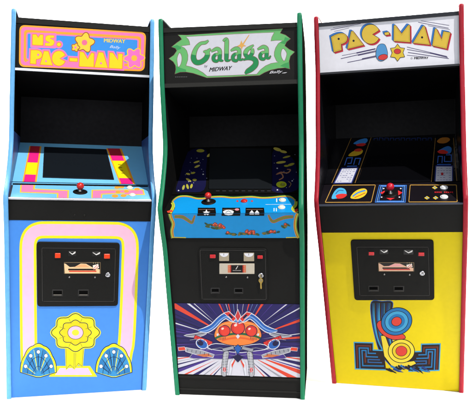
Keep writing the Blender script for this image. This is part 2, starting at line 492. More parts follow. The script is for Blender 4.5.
# plain yellow rosette in the middle
ro = []
for i in range(64):
    t = i*2*math.pi/64; r = 1+.085*math.cos(8*t)
    ro.append((75.5+19.5*r*math.cos(t)*1.12, 332.5+17.2*r*math.sin(t)))
for tail in ([(66, 345), (74, 347), (74, 368), (70, 364.5), (66.5, 368.5)], [(76, 347), (83.5, 345), (82, 366), (78.5, 363), (75.5, 367)]):
    a.outl(grow(tail, .6), YE, YE, .6); a.outl(tail, PR(226, 212, 30), INK, .45)
a.poly(grow(ro, 1.7), YE); a.poly(grow(ro, .8), INK); a.poly(ro, PR(243, 232, 40))
in1 = [(75.5+(x-75.5)*.66, 332.5+(y-332.5)*.66) for x, y in ro]
a.poly(grow(in1, .7), INK); a.poly(in1, PR(226, 205, 30))
a.outl(ell(75.5, 332.5, 7.5, 6.4), PR(246, 190, 214), INK, .5)
a.poly(ell(75.5, 332.5, 3.6, 3.0), PR(240, 232, 60))
for i in range(8):
    t = (i+.5)*math.pi/4
    a.stroke([(75.5+11*math.cos(t), 332.5+9.6*math.sin(t)), (75.5+17.5*math.cos(t), 332.5+15.2*math.sin(t))], .5, PR(150, 130, 20), same=i > 0)
a.build('front_panel', c1.r)
coin_door(c1, P['front'], [(36.6, 241.5), (119.8, 242.6), (117.8, 305.6), (37.4, 306.2)], [(42, 247.6), (115.5, 248.6), (114, 301), (42.5, 301)],
          [(55, 252.6, 60.6, 257.4), (104, 253.4, 109.8, 258.0)], [(69, 251.2, 75.6, 255), (92.5, 251.8, 100, 255.2)], (63.8, 261.6, 100.8, 273.4),
          (107.8, 274.2), [(53.2, 290.2, 62, 294.8), (79, 290.2, 87.8, 294.8)], 1, [(69.4, 276.8), (95, 277)])
# --- black lip under the controls
a = plate(c1, P['lip'], 'x', BLK(33)); 
a.build('control_panel_front', c1.r)
for q in ((74.5, 215.2), (84.5, 215.4)):
    mb = MB(); mb.lathe(P['lip'].P(*q), P['lip'].n, [(.0055, 0), (.005, .002), (.002, .0034), (0, .0035)], BLK(40), 14); mb.build('carriage_bolt', c1.r)
# --- control panel
a = plate(c1, P['top'], 'x', PR(*L1), .010)
PI = PR(252, 132, 182); OR = PR(250, 168, 60); YO = PR(252, 206, 40)
for q, m in (([(20.4, 185), (35.2, 185), (34.6, 188.7), (69, 190.2), (68.6, 198.2), (56.8, 198), (57, 193.9), (19.8, 192.6)], YO),
             ([(21.8, 185), (33.6, 185), (33.0, 189.5), (67.6, 191), (67.2, 198.2), (58.3, 198), (58.4, 193.1), (21.2, 191.9)], PI),
             ([(91.6, 189.8), (143.4, 189.4), (145, 195), (126, 195.2), (126, 193.4), (102.4, 194.6), (102, 198), (91.4, 198)], YO),
             ([(92.8, 190.6), (142.4, 190.2), (143.6, 194.2), (125, 194.4), (124.6, 192.6), (101.2, 193.8), (100.8, 198), (92.6, 198)], PI)):
    a.poly(q, m)
for x, y, r in ((117, 187.6, 2.2), (121.5, 187.2, 2.2), (115, 196.0, 2.6), (123.5, 195.6, 2.4), (137, 189.2, 2.2), (126.5, 191.5, 2), (118, 192, 2)):
    a.poly(ell(x, y, r*1.25, r*.62), OR)
a.stroke([(12.6, 184.0), (148, 186.2)], 1.5, BLK(16)); a.stroke([(11.9, 185), (8.9, 198)], 2.4, PR(60, 62, 74))
a.build('control_panel', c1.r)
mb = Art(P['lip'], .0)                # bright metal nosing along the front edge
h = c1.hw(c1.k['C'][1])-.0195; f = P['top'].lo
rows = [[Vector((x, f.y+.004-.006*math.sin(t), f.z-.0035+.0055*math.cos(t))) for t in (i*math.pi/8-.3 for i in range(9))] for x in (-h, h)]
mb.grid(rows, mat((215, 217, 222), .3, .5, .6)); mb.build('edge_nosing', c1.r)
RED = mat((214, 44, 36), .25, .45)
joystick(c1, P['top'], (80.2, 192.0), .028, .0165, RED)
WB = mat((246, 240, 222), .3, .4)
button(c1, P['top'], (129.8, 188.2), .0125, WB); button(c1, P['top'], (132.4, 195.4), .0125, WB)
# --- bezel
a = plate(c1, P['bezel'], 'x', PR(*L1), .008)
def strip(e0, e1, n, cols):          # blocks up a slanting strip
    for i in range(len(cols)):
        pass
MG = PR(236, 36, 134); YL = PR(252, 228, 20)
def lerp(p, q, t): return (p[0]+(q[0]-p[0])*t, p[1]+(q[1]-p[1])*t)
def blocks(bl, br, tl, tr, seq):
    a.poly([lerp(bl, br, -.12), lerp(bl, br, 1.16), lerp(tl, tr, 1.16), lerp(tl, tr, -.12)], PR(250, 170, 40))
    for t0, t1, m in seq:
        a.poly([lerp(bl, tl, t0), lerp(br, tr, t0), lerp(br, tr, t1), lerp(bl, tl, t1)], m)
blocks((23.6, 182.4), (34.8, 182.8), (30.6, 146), (40, 146.3), [(0, .22, MG), (.22, .55, YL), (.55, .84, MG), (.84, 1, PR(200, 40, 60))])
blocks((121.4, 184.6), (133.4, 184.8), (107.6, 148.4), (119.6, 148.6), [(0, .18, MG), (.18, .66, YL), (.66, .80, MG), (.80, 1, PR(190, 40, 60))])
for t in (.3, .38, .46, .54):
    p = lerp((127, 184), (113, 148), t); a.stroke([(p[0]-1.5, p[1]), (p[0]+1.5, p[1]+.2)], .7, PR(150, 120, 40))
a.stroke([(11, 183.3), (149, 185.4)], 1.7, BLK(16))
bz = a.build('bezel', c1.r)
s = Art(P['bezel'], .0002); SCR = mat((22, 27, 33), .12, .4, 0, .05, 0)
s.slab(rquad([(44.2, 147.2), (106.4, 149.6), (114.2, 180), (42.6, 177.8)], .6), .0, .0042, SCR, .0015)
s.build('screen', bz)
# --- marquee
a = plate(c1, P['mar'], 'x', BLK(20), .006)
def inq(q, d):
    return grow(q, -d)
q0 = [(19.4, 24.8), (146.2, 32.2), (144.6, 71.4), (18.9, 66.8)]
ORM = PR(250, 166, 44); PKM = PR(252, 122, 186); BLM = PR(52, 146, 232); YEM = PR(255, 214, 16); ORD = PR(246, 140, 40)
a.poly(rquad(q0, 6), ORM); a.poly(rquad(inq(q0, 1.7), 5), PKM); a.poly(rquad(inq(q0, 4.6), 4), ORM); a.poly(rquad(inq(q0, 7.0), 3), PKM)
a.poly(rquad(inq(q0, 8.3), 1.5), BLM)
a.poly([(26.5, 61), (123, 66), (123, 70.2), (26.5, 65.2)], PKM)
LET = {
 'M': [(32.6, 45.4), (32.8, 35.4), (36, 35.2), (38.2, 38.6), (40.3, 35.6), (43, 35.8), (42.8, 45.9)],
 'S': [(45.3, 43.7), (49.4, 43.9), (49.8, 43.0), (46.6, 41.8), (45.4, 39.8), (46.0, 37.2), (48.4, 36.1), (54, 36.4), (53.9, 38.6), (50.6, 38.5), (50.0, 39.3), (53.4, 40.8), (54.4, 42.9), (53.2, 45.7), (50.8, 46.6), (45.2, 46.3)],
 'dot': ell(58.9, 45.2, 1.9, 1.8, 14),
 'P': [(30.4, 64.2), (31, 51)] + smooth([(37, 51.0), (40.4, 52.2), (42, 55.2), (40.8, 58.4), (38, 59.6), (36, 59.8)], False, 4) + [(35.8, 64.6)],
 'A': [(40.4, 65.2), (44.2, 52), (48.2, 52.2), (52.4, 65.9)],
 'C': [(58.9+6.7*math.cos(t), 59.1-7.3*math.sin(t)) for t in (.46+j*(2*math.pi-.9)/22 for j in range(23))] + [(59.4, 59.3)],
 'hy': [(69.8, 58.7), (77.4, 59.2), (77.2, 62.2), (69.6, 61.7)],
 'M2': [(79.4, 67.0), (80, 52.6), (83.4, 53.2), (87.6, 60.3), (91.6, 53.8), (93.8, 54.2), (93.6, 67.6)],
 'A2': [(94.6, 67.8), (98.8, 53.2), (103, 53.6), (107.6, 68.5)],
 'N': [(109.2, 68.6), (109.8, 53.6), (112.8, 53.8), (118, 61.2), (118.4, 54.6), (122.4, 54.9), (122, 69.3)]}
LET = {k: shift(v, 0, -.7) for k, v in LET.items()}
for k in LET: a.poly(grow(LET[k], 2.1) if k not in 'MS' else rquad([(30.6, 32.6), (56.4, 33.2), (56.2, 48.4), (30.4, 47.6)], 1), PKM)
for k in LET: a.poly(grow(LET[k], .65 if k != 'S' else .35), ORD)
for k in LET: a.poly(LET[k], YEM)
for x, y, r in ((38.2, 54.8, 1.1), (46.0, 61.2, 1.0), (101, 63.3, 1.1)): a.poly(ell(x, y, r, r, 14), PKM)
a.text('MIDWAY', [(104, 42.3), (125, 43.2), (125.3, 39.6), (104.2, 38.6)], YEM, .0, .02)
a.stroke([(102.5, 37.6), (126, 38.7)], .5, ORD)
a.text('Bally', [(109.5, 48.6), (120.2, 50.0), (120.6, 46.4), (110, 45.2)], PR(214, 226, 246), .35)
def flower(cx, cy, r, n, m, om, mc, ph=0):
    p = [(cx+r*(1+.2*math.cos(n*t+ph))*math.cos(t), cy+r*(1+.2*math.cos(n*t+ph))*math.sin(t)) for t in (i*2*math.pi/70 for i in range(70))]
    a.poly(grow(p, .9), om); a.poly(p, m); a.poly(ell(cx, cy, r*.34, r*.34), mc)
flower(84.5, 42.6, 8.2, 5, PR(252, 208, 60), PR(160, 90, 40), PR(240, 110, 150), .6)
flower(75.5, 47.5, 3.2, 5, PR(250, 200, 60), PR(170, 100, 40), PKM)
flower(134.2, 58.2, 8.6, 6, PR(248, 116, 196), YEM, PR(252, 190, 60), .3)
a.build('marquee', c1.r)
mb = MB(); k = P['mar']                # bright angle under the marquee, dark strip above it
def bar(cab, y, z, dy, dz, m, name):
    b = MB(); h = cab.hw(z)-.0194; b.box((0, y, z), 2*h, dy, dz, m); return b.build(name, cab.r)
bar(c1, k.lo.y-.004, k.lo.z-.004, .014, .011, mat((205, 207, 212), .3, .5, .7), 'marquee_retainer')
bar(c1, k.hi.y+.004, k.hi.z-.008, .016, .026, BLK(44), 'marquee_retainer')

# ================================================================== CABINET TWO: black and green
c2 = Cab(-.0114, .0094, -.1222, -.0128, .6103, -.0215, prof(.039, [1.6668, 1.3962, 1.1153, .8638, .7286], [.0903, .0941, .1252, .0613, .2172]),
         'arcade_cabinet', 'black arcade cabinet with green edges and rays painted on its front')
P = panels(c2, 194.5, 240, 146.5, .60, 213.2)
TR2 = mat((26, 128, 88), .45, .22, 0, .14, .12)
sides(c2, mat((26, 26, 25), .95, 0., 0, .2, .2), mat((24, 24, 24), .95, 0., 0, .2, .2), TR2)
shell(c2, BLK(34), (.60, P['bezel'].hi.z), (P['mar'].lo.y, P['mar'].lo.z), BLK(40))
a = plate(c2, P['front'], 'x', BLK(32), floor=True);  a.build('front_panel', c2.r)
a = Art(P['front'], .0)
Q = [(174.6, 303.2), (299.6, 304.2), (300.2, 377.2), (178.6, 373.6)]
NV = PR(40, 34, 92); 
a.slab(Q, .0, .0022, NV); a.o = .0024
OR2 = PR(214, 70, 50); WH = PR(208, 208, 218); PU = PR(72, 52, 132); GR = PR(150, 152, 162); DK = PR(30, 28, 66); BU = PR(40, 92, 170); LB = PR(120, 160, 215); RD = PR(206, 52, 48); OG = PR(236, 130, 60)
ctr = (238, 342)
def rayq(ang, w, r0, m, quad, r1=130, c=ctr, same=False):
    t = math.radians(ang); u = (math.cos(t), -math.sin(t)); n = (-u[1], u[0])
    p = [(c[0]+u[0]*r0, c[1]+u[1]*r0), (c[0]+u[0]*r1+n[0]*w, c[1]+u[1]*r1+n[1]*w), (c[0]+u[0]*r1-n[0]*w, c[1]+u[1]*r1-n[1]*w)]
    a.poly(clip(p, quad), m, same)
up = [Q[0], Q[1], (300, 356.5), (177.6, 356.5)]
rs = random.Random(3)
for i in range(46): rayq(rs.uniform(-8, 188), rs.uniform(.5, 2.6), rs.uniform(22, 50), [PU, DK, PR(66, 58, 140)][i % 3], up)
for ang, w, r0, m in ((150, 5.2, 20, OR2), (142, 2.6, 26, WH), (138.5, 1.4, 30, WH), (163, 1.6, 24, WH), (116, 4, 22, OR2), (107.5, 1.4, 22, WH), (104, 3.6, 22, OR2), (97, 1.2, 20, LB), (91, 1.6, 20, WH),
                      (82, 1.2, 22, WH), (74, 3.6, 22, OR2), (69, 1.0, 24, LB), (57.5, 5.0, 20, OR2), (63, 1.1, 26, LB), (38, 1.7, 30, WH), (29, 1.6, 30, WH), (19.5, 3.4, 24, OR2), (8, 1.2, 24, WH), (4.5, 3.2, 26, OR2), (170, 2.4, 30, PU), (128, 2.2, 30, PU), (48, 2.4, 30, PU), (182, 2.0, 34, PU), (176, 1.2, 36, DK)):
    rayq(ang, w, r0, m, up)
low = [(177.7, 356.6), (300, 356.6), Q[2], Q[3]]
a.poly(low, PR(206, 205, 215))
c3_ = (238, 349)
for ang, w, r0, m in ((-171, 1.6, 25, OR2), (-166, 1.8, 24, NV), (-168.6, .8, 24, GR), (-160.5, 4.8, 20, PU), (-162, 2.2, 26, NV), (-154.5, 2.4, 24, OR2), (-149, 6, 22, NV), (-143, 3, 20, GR), (-133, 4, 18, NV), (-137, 2, 20, OR2),
                      (-9, 1.8, 22, OR2), (-13, 4.2, 18, NV), (-17, 2, 20, PU), (-20, 4.6, 18, OR2), (-27.5, 5.4, 18, OR2), (-24.2, 1.3, 20, WH), (-33, 3.5, 20, GR), (-41, 4.5, 18, NV), (-46, 2.5, 16, OR2), (-5.4, 1.2, 30, NV)):
    rayq(ang, w, r0, m, low, 130, c3_)
# plain winged badge in the middle
mir = lambda p: [(476-x, y+.4) for x, y in p][::-1]
def both(p, m, om=None, w=.5):
    for s in (0, 1):
        q = mir(p) if s else p
        if om: a.poly(grow(q, w), om)
        a.poly(q, m)
both(smooth([(190, 357), (204, 348), (222, 347), (238, 350), (238, 357), (225, 358.5), (208, 358)], True, 3), PU, GR, .6)
both([(178.5, 347.2), (184.5, 346.6), (186, 349.6), (179, 350.2)], OR2, WH, .4)
both([(186, 347.4), (202, 350.2), (214, 354.4), (213, 357), (198, 354.6), (186, 351)], GR, WH, .5)
both([(196, 354.5), (208, 353.2), (213, 356.2), (204, 356.6)], PR(196, 110, 70))
both(smooth([(184.5, 335.2), (196, 333.2), (204, 331.6), (206, 333.6), (197, 336.6)], True, 3), GR, WH, .5)
both([(195.5, 335), (212.5, 341.6), (211, 345.4), (194, 338.2)], RD, PR(60, 30, 60), .5)
both(ell(202, 343.6, 5.6, 4.0, 22, .5), BU, WH, .8); both(ell(200.4, 342.6, 3.2, 2.6, 20, .5), DK)
both(smooth([(208, 347.5), (216, 343.5), (238, 347), (238, 351.5), (222, 350)], True, 3), NV, WH, .7)
# body
a.outl(smooth([(215, 337), (217, 328), (224, 322), (238, 320.5), (252, 322), (259, 328), (261, 337), (252, 343), (238, 345), (224, 343)], True, 5), OG, DK, .7)
a.stroke(smooth([(215.4, 338), (222, 335.5), (238, 333.2), (254, 335.5), (260.6, 338)], False, 6), 2.2, PR(40, 96, 60))
a.stroke(smooth([(222, 340.2), (230, 338.2), (238, 337.4), (246, 338.2), (254, 340.2)], False, 6), 1.8, PR(226, 96, 48))
for x, y, r in ((224.6, 330.4, 5.4), (251.4, 330.6, 5.4), (238, 327.4, 6.6)):   # three red gems across the badge
    a.poly(ell(x, y, r+.7, r*.95+.7, 30), DK); a.poly(ell(x, y, r, r*.95, 30), RD)
    a.poly(ell(x+.1*r, y+.12*r, r*.78, r*.74, 26), PR(222, 66, 52)); a.poly(ell(x-.35*r, y-.4*r, r*.26, r*.2, 14, -.5), PR(244, 206, 196))
a.poly([(238, 333.6), (240, 336), (238, 338.6), (236, 336)], WH)
# swept crest over the body
cr = [(198.5, 329.8), (206, 329.6), (213, 326), (220, 319), (226, 315.5), (232, 318.4), (238, 320)]
a.stroke(smooth([(x, y, 1.6 if i == 0 else 6.4) for i, (x, y) in enumerate(cr)], False, 5), 1, WH); a.stroke(smooth([(x, y, .8 if i == 0 else 4.6) for i, (x, y) in enumerate(cr)], False, 5), 1, BU)
a.stroke(smooth([(476-x, y+.4, 1.6 if i == 0 else 6.4) for i, (x, y) in enumerate(cr)], False, 5), 1, WH); a.stroke(smooth([(476-x, y+.4, .8 if i == 0 else 4.6) for i, (x, y) in enumerate(cr)], False, 5), 1, BU)
for s in (0, 1): a.stroke(smooth([((476-x if s else x), y+.9, .4 if i == 0 else 1.2) for i, (x, y) in enumerate(cr)], False, 5), 1, LB)
both([(224.5, 312.6), (229, 311.4), (236, 318), (233.4, 320.8)], RD, WH, .7)
both([(228.2, 314.6), (230, 313.4), (233.4, 317), (231.6, 318.4)], DK)
a.outl([(238, 309.6), (240.6, 316), (238, 320.6), (235.4, 316)], PR(196, 60, 60), WH, .7)
for s_ in (1, -1):                     # panel lines and ticks
    X = lambda x: 238+s_*(238-x)
    for i in range(5): a.stroke([(X(219.5+i*1.5), 337.6-i*.25), (X(219.1+i*1.5), 339.8-i*.25)], .45, DK, same=i > 0)
    for i in range(6): a.stroke([(X(188+i*4.2), 348.4+i*.85), (X(187.6+i*4.2), 350.8+i*.9)], .4, DK, same=i > 0)
    for i in range(4): a.stroke([(X(197.6+i*3.6), 336.6+i*1.4), (X(196.4+i*3.6), 339.2+i*1.4)], .45, PR(120, 24, 34), same=i > 0)
    a.stroke([(X(186), 335.6), (X(196), 334.2), (X(204.6), 332.6)], .35, DK)
    a.stroke([(X(206), 349.6), (X(220), 347.4), (X(236), 349.4)], .45, GR)
    a.stroke([(X(212), 354.8), (X(226), 353.8), (X(236), 355.4)], .35, GR)
    a.stroke([(X(216.4), 334), (X(218.6), 327), (X(225), 323.4), (X(236), 322)], .5, PR(250, 176, 110))
    a.stroke([(X(228.4), 315.6), (X(231.8), 319)], .4, WH)
    a.poly(ell(X(217.8), 334.2, 1.0, 1.4, 14, .3), WH)
    a.stroke([(X(199), 341.2), (X(197), 338.6), (X(190), 339.6)], .5, GR)
    a.stroke([(X(206.8), 346.4), (X(212), 349.4)], .7, WH)
# struts below
both(smooth([(224, 352), (228.5, 351), (228, 358), (226.6, 366), (226.4, 374.8), (222, 374.6), (222, 366), (223, 358)], True, 3), PR(166, 168, 174), PR(60, 60, 70), .4)
both([(230.5, 362), (234, 357.5), (232.6, 366), (230.8, 374.8), (229, 374.8)], PR(210, 212, 220), GR, .3)
both([(231.6, 364), (236, 357.5), (235, 361), (232, 367.5)], OR2)
both(ell(224.6, 369, 1.5, 2.6), RD, WH, .4)
for s_ in (1, -1):
    X = lambda x: 238+s_*(238-x)
    for i in range(8): a.stroke([(X(222.5), 353.5+i*2.7), (X(228), 352.9+i*2.7)], .35, PR(90, 92, 100), same=i > 0)
    a.stroke([(X(225.2), 352.4), (X(224.4), 374)], .5, PR(206, 208, 214))
both([(222.5, 348.2), (233.5, 345.6), (234, 348.2), (223.5, 351)], GR, DK, .4)
a.outl([(238, 344.4), (241.6, 347.6), (238, 353.6), (234.4, 347.6)], BU, DK, .5)
a.poly([(230, 357.5), (238, 354), (246, 357.5), (243, 357), (238, 362), (233, 357)], DK)
a.build('artwork_panel', c2.r)
# kick board details
a = Art(P['front'], .0)
a.slab([(178.7, 375), (300.4, 378.6), (300.6, 381), (178.9, 377.4)], .0, .004, BLK(38), .001)
a.slab([(179.6, 388), (300.9, 391.6), (300.9, 393), (179.7, 389.4)], .0, .003, BLK(44), .001)
a.build('kick_strip', c2.r)
d2 = coin_door(c2, P['front'], [(198.4, 247.6), (267.2, 248.4), (268.4, 301), (200.6, 300.4)], [(200.4, 249.6), (265.4, 250.2), (266.4, 299), (202.4, 298.6)],
          [(210.2, 254, 215.8, 257.4), (257.6, 254.8, 262.8, 258.0)], [(219.4, 252.2, 229.2, 260.4), (243.9, 252.2, 254.3, 260.6)], (219.6, 263, 254.6, 273.4),
          (261.1, 274.8), [(212, 288.2, 219, 292), (235.2, 288.4, 242.4, 292.2)], 2, [(226.4, 276.6), (247.6, 277)])
# brass key hanging in the lock: a thing of its own
kb = MB(); base = P['front'].P(261.0, 276); n = P['front'].n; BR = mat((188, 160, 84), .3, .5, .9)
dn = -P['front'].d
def kp(x, v, o): return base + Vector((x, 0, 0)) + dn*v + n*o
out = smooth([(-.0028, .004), (-.0085, .010), (-.0095, .018), (-.005, .026), (-.0035, .031), (-.0035, .050), (0, .054), (.0032, .050), (.0032, .031), (.0052, .026), (.0095, .018), (.0085, .010), (.0028, .004)], True, 3)
kb.prism([kp(x, v, .0125) for x, v in out], [kp(x, v, .0148) for x, v in out], BR)
kb.lathe(kp(0, .0135, .0137), n, [(.0052, -.0014), (.0052, .0014), (.0035, .0018), (.0032, 0), (.0035, -.0018), (.0052, -.0014)], STEEL, 20)
kb.prism([kp(-.0012, -.004, .0095), kp(.0012, -.004, .0095), kp(.0012, .006, .0125), kp(-.0012, .006, .0125)], [kp(-.0012, -.004, .0125), kp(.0012, -.004, .0125), kp(.0012, .006, .0148), kp(-.0012, .006, .0148)], BR)
ko = kb.build('key'); ko.matrix_world = c2.M
ko['label'] = 'small brass key hanging from the lock of the green edged cabinet'; ko['category'] = 'key'
# lip and top share one blue overlay
BC = PR(14, 150, 222); OL = PR(206, 190, 60); RG = PR(196, 90, 50); GN = PR(60, 140, 70)
a = plate(c2, P['lip'], 'x', BLK(22))
fr = [(171.4, 211.5), (297.2, 211.5), (295.4, 218), (294.6, 226), (296, 233), (298.2, 237.9), (173.6, 237.9), (172.2, 231), (173.8, 224), (171.8, 217.5)]
a.poly(fr, BC)
for pth in ([(169.6, 213.2), (171, 218), (173.2, 224), (171.8, 231), (172.8, 238)], [(297.9, 213.2), (296, 218), (295.2, 226), (296.6, 233), (299, 238)]):
    sp = smooth(pth, False, 5); a.stroke(sp, 3.4, OL); a.stroke(shift(sp, .9 if pth[0][0] < 200 else -.9, 0), .8, RG)
    a.stroke(shift(sp, -1.3 if pth[0][0] < 200 else 1.3, 0), .7, GN)
a.stroke([(173, 237.3), (186, 237.6)], .9, OL); a.stroke([(286, 237.6), (298, 237.3)], .9, OL)
for pth in ([(174.5, 216.6, 2.2), (182, 216.9, 2.6), (187, 219.6, 2.4), (191.8, 222.6, 1.8), (193.6, 219, 1.4), (194.8, 215.4, .8)], [(268.4, 214.8, .9), (270.4, 219.2, 1.8), (273.4, 221.6, 2.2), (279, 219.4, 2.4), (285, 217.4, 2.6), (293.4, 216.6, 2)]):
    sp = smooth(pth, False, 5); a.stroke([(x, y, w+.9) for x, y, w in sp], 1, RG); a.stroke(sp, 1, PR(120, 128, 60))
rs = random.Random(11)
def cluster(cx, cy, n, w, h, tilt):
    for i in range(n+4):
        u = rs.uniform(-1, 1); x = cx+u*w*1.25; y = cy+u*w*tilt+rs.uniform(-.1, 1)*h*.8
        a.poly(ell(x, y, rs.uniform(1.6, 2.8), rs.uniform(.7, 1.2), 12, rs.uniform(-.4, .6)), [PR(70, 92, 50), PR(44, 80, 60), PR(120, 110, 50)][i % 3])
    for i in range(n):
        u = rs.uniform(-.62, .62); x = cx+u*w; y = cy+u*w*tilt+rs.uniform(-.75, .35)*h; r = rs.uniform(1.0, 1.7)
        a.poly(ell(x, y, r+.3, r+.1, 14), PR(120, 40, 30)); a.poly(ell(x, y, r, r*.85, 14), PR(216, 74, 52)); a.poly(ell(x-.3, y-.35, r*.35, r*.3, 8), PR(240, 170, 130))
cluster(218.5, 226.6, 11, 9.5, 3.4, .30); cluster(230, 233.4, 2, 4, 1.4, .15); cluster(249.6, 232.4, 8, 8, 2.6, .02); cluster(271.4, 231.4, 5, 6, 2.2, -.12); cluster(284.2, 225.6, 2, 3.2, 1.8, -.5)
cards = [(197.2, 215.6), (221.6, 240.2), (245, 264.2)]
def card_low():
    for x0, x1 in cards: a.poly(rect(x0, 211.5, x1, 215.6), BLK(22))
card_low()
a.poly([(203.6, 213), (209.2, 213), (207.8, 215), (206.4, 214), (205, 215)], PR(225, 228, 235)); a.poly([(224, 213), (233.4, 213), (232, 214.6), (228.5, 215.1), (225, 214.4)], PR(232, 236, 240))
for x in (249.6, 254.8): a.poly([(x, 213), (x+4.4, 213), (x+4.4, 214.2), (x, 214.2)], PR(220, 224, 230))
a.build('control_panel_front', c2.r)
a = plate(c2, P['top'], 'x', BLK(20), .010)
tp = smooth([(172.2, 202), (174.4, 199.2), (178.4, 196.8), (184, 196.0), (190, 196.6), (197, 198.4), (204, 198.4), (212, 197.0), (222, 196.6), (232, 197.6), (242, 197.2), (252, 196.8), (262, 197.8), (272, 197.4), (281, 196.4), (288, 196.2), (292.4, 197.8), (295.4, 200.6)], False, 4)
bl = tp + [(295.0, 204), (292.2, 208.6), (294.6, 215), (171.4, 215), (175, 208), (173.6, 204)]
a.poly(bl, BC); a.stroke(tp, 1.5, OL); a.stroke(shift(tp, 0, .75), .5, RG); a.stroke(shift(tp, 0, -.7), .5, GN)
for pth in ([(172.2, 202.4), (173.4, 205.4), (172.4, 209), (170, 213)], [(296, 201.4), (295.6, 205), (292.8, 209), (297.6, 213)]):
    sp = smooth(pth, False, 5); a.stroke(sp, 3.0, OL); a.stroke(sp, 1.2, PR(150, 190, 60))
a.poly([(166.8, 211.2), (172, 209.8), (173, 211.6), (168, 213)], PR(214, 70, 50))
a.poly([(294, 210.4), (297.4, 208.4), (298, 210.4), (295.5, 212.6)], PR(214, 70, 50))
for x0, x1 in cards: a.poly([(x0+.6, 207.8), (x1-.2, 207.8), (x1, 215), (x0, 215)], BLK(22))
for x0, x1 in cards: a.stroke([(x0+1.4, 209.6), (x1-1.4, 209.6)], .4, PR(150, 110, 90))
a.poly([(206.4, 209.4), (207.4, 211.6), (210.2, 212), (208.2, 213), (204.6, 213), (202.8, 212), (205.4, 211.6)], PR(230, 232, 238))
a.poly(ell(228.4, 212, 5.4, 2.0), PR(234, 238, 242)); a.stroke([(225.6, 212.5), (228.5, 211), (231.4, 212.5)], .6, PR(60, 90, 90))
a.poly(ell(237, 209.6, 2.2, 1.1), PR(226, 140, 150))
for x in (251.8, 257): a.poly([(x, 210.2), (x+2.4, 213), (x-2.4, 213)], PR(226, 230, 236))
for x in (237.4, 252): a.poly(ell(x, 201.2, 1.1, .8, 12), RD)
a.stroke([(265.4, 204.6), (291, 204.4)], .35, PR(210, 226, 240))
a.text('I', [(276.2, 202.2), (277.2, 202.2), (277.2, 198.6), (276.2, 198.6)], PR(235, 242, 250)); a.text('II', [(273.6, 211.4), (276.8, 211.4), (276.8, 208.2), (273.6, 208.2)], PR(235, 242, 250))
a.build('control_panel', c2.r)
joystick(c2, P['top'], (208.6, 202.0), .030, .0150, RED)
button(c2, P['top'], (244.2, 201.4), .0125, RED, None, 'fire_button')
button(c2, P['top'], (282.4, 200.6), .0135, WB); button(c2, P['top'], (281.6, 207.8), .0135, WB)
# bezel: night sky with small olive shapes
a = plate(c2, P['bezel'], 'x', BLK(17), .008)
SB = PR(20, 20, 62); OV = PR(176, 172, 62); OV2 = PR(204, 192, 84)
a.poly(smooth([(188, 152), (206, 150), (206, 170), (204, 190), (186, 192), (176, 191), (180, 176)], True, 4), SB); a.poly(smooth([(274, 150), (292, 158), (297, 172), (297, 190), (272, 191), (272, 170)], True, 4), SB)
for x, y, rx, ry, t in ((200.4, 150.8, 4.0, 1.6, 0), (209, 155.2, 2.6, 1.2, -.7), (196.6, 162, 3.2, .9, -.3), (197.2, 166.4, 3.0, 1.0, -.4), (188, 174, 2.2, 1.0, .2), (193, 173, 2.4, 1.0, -.2), (188.6, 180, 3, 1.1, .5), (194.6, 180, 2.2, 1.1, 0), (183.5, 187.5, 1.2, 2.6, .3), (187.5, 186.6, 1.2, 2.6, -.3), (191.4, 186.2, 1.2, 2.4, .3),
                     (277.4, 149.4, 4.2, 1.6, .3), (283.4, 151.8, 3.6, 1.3, .2), (286.6, 157, 4, .9, -.25), (281, 162.4, 5, 1.2, -.12), (291, 164.6, 3.6, 1.3, -.3), (286.4, 166, 2.4, 1.0, 0)):
    a.poly(ell(x, y, rx, ry, 16, t), OV if rs.random() < .6 else OV2)
a.stroke(smooth([(279, 180, .9), (283, 177.4, 1.2), (281, 173.4, 1.2), (276.6, 174.4, 1), (281, 172.4, 1.2), (287.4, 173, 1.2), (290.4, 170, 1.2), (287, 169.4, .8)], False, 5), 1, PR(170, 120, 90))
a.poly(ell(281.4, 184.6, 5.2, 3.2), PR(176, 190, 40)); a.poly(ell(282.6, 184.8, 2.6, 1.7), PR(140, 150, 40)); a.stroke(smooth([(288.4, 181.4), (291, 184), (289, 187.4)], False, 6), .7, PR(150, 120, 70))
for i in range(26):
    x = rs.choice([rs.uniform(180, 207), rs.uniform(274, 297)]); a.poly(ell(x, rs.uniform(150, 191), .45, .35, 8), PR(160, 165, 200), i > 0)
for x, y in ((203.2, 174.4), (178.6, 190.6), (277.2, 168.4), (292.2, 181), (277.4, 190)): a.poly(ell(x, y, .8, .6, 10), PR(215, 215, 220))
for i in range(9): a.poly(rect(216+i*6.4, 190.6, 219.6+i*6.4, 191.4), PR(52, 52, 60), i > 0)
bz = a.build('bezel', c2.r)
s = Art(P['bezel'], .0002); s.slab(rquad([(209.8, 149), (271.4, 149), (272.2, 189.4), (208.8, 189.4)], .8), .0, .0055, mat((26, 29, 32), .14, .4, 0, .05, 0), .0015)
s.build('screen', bz)
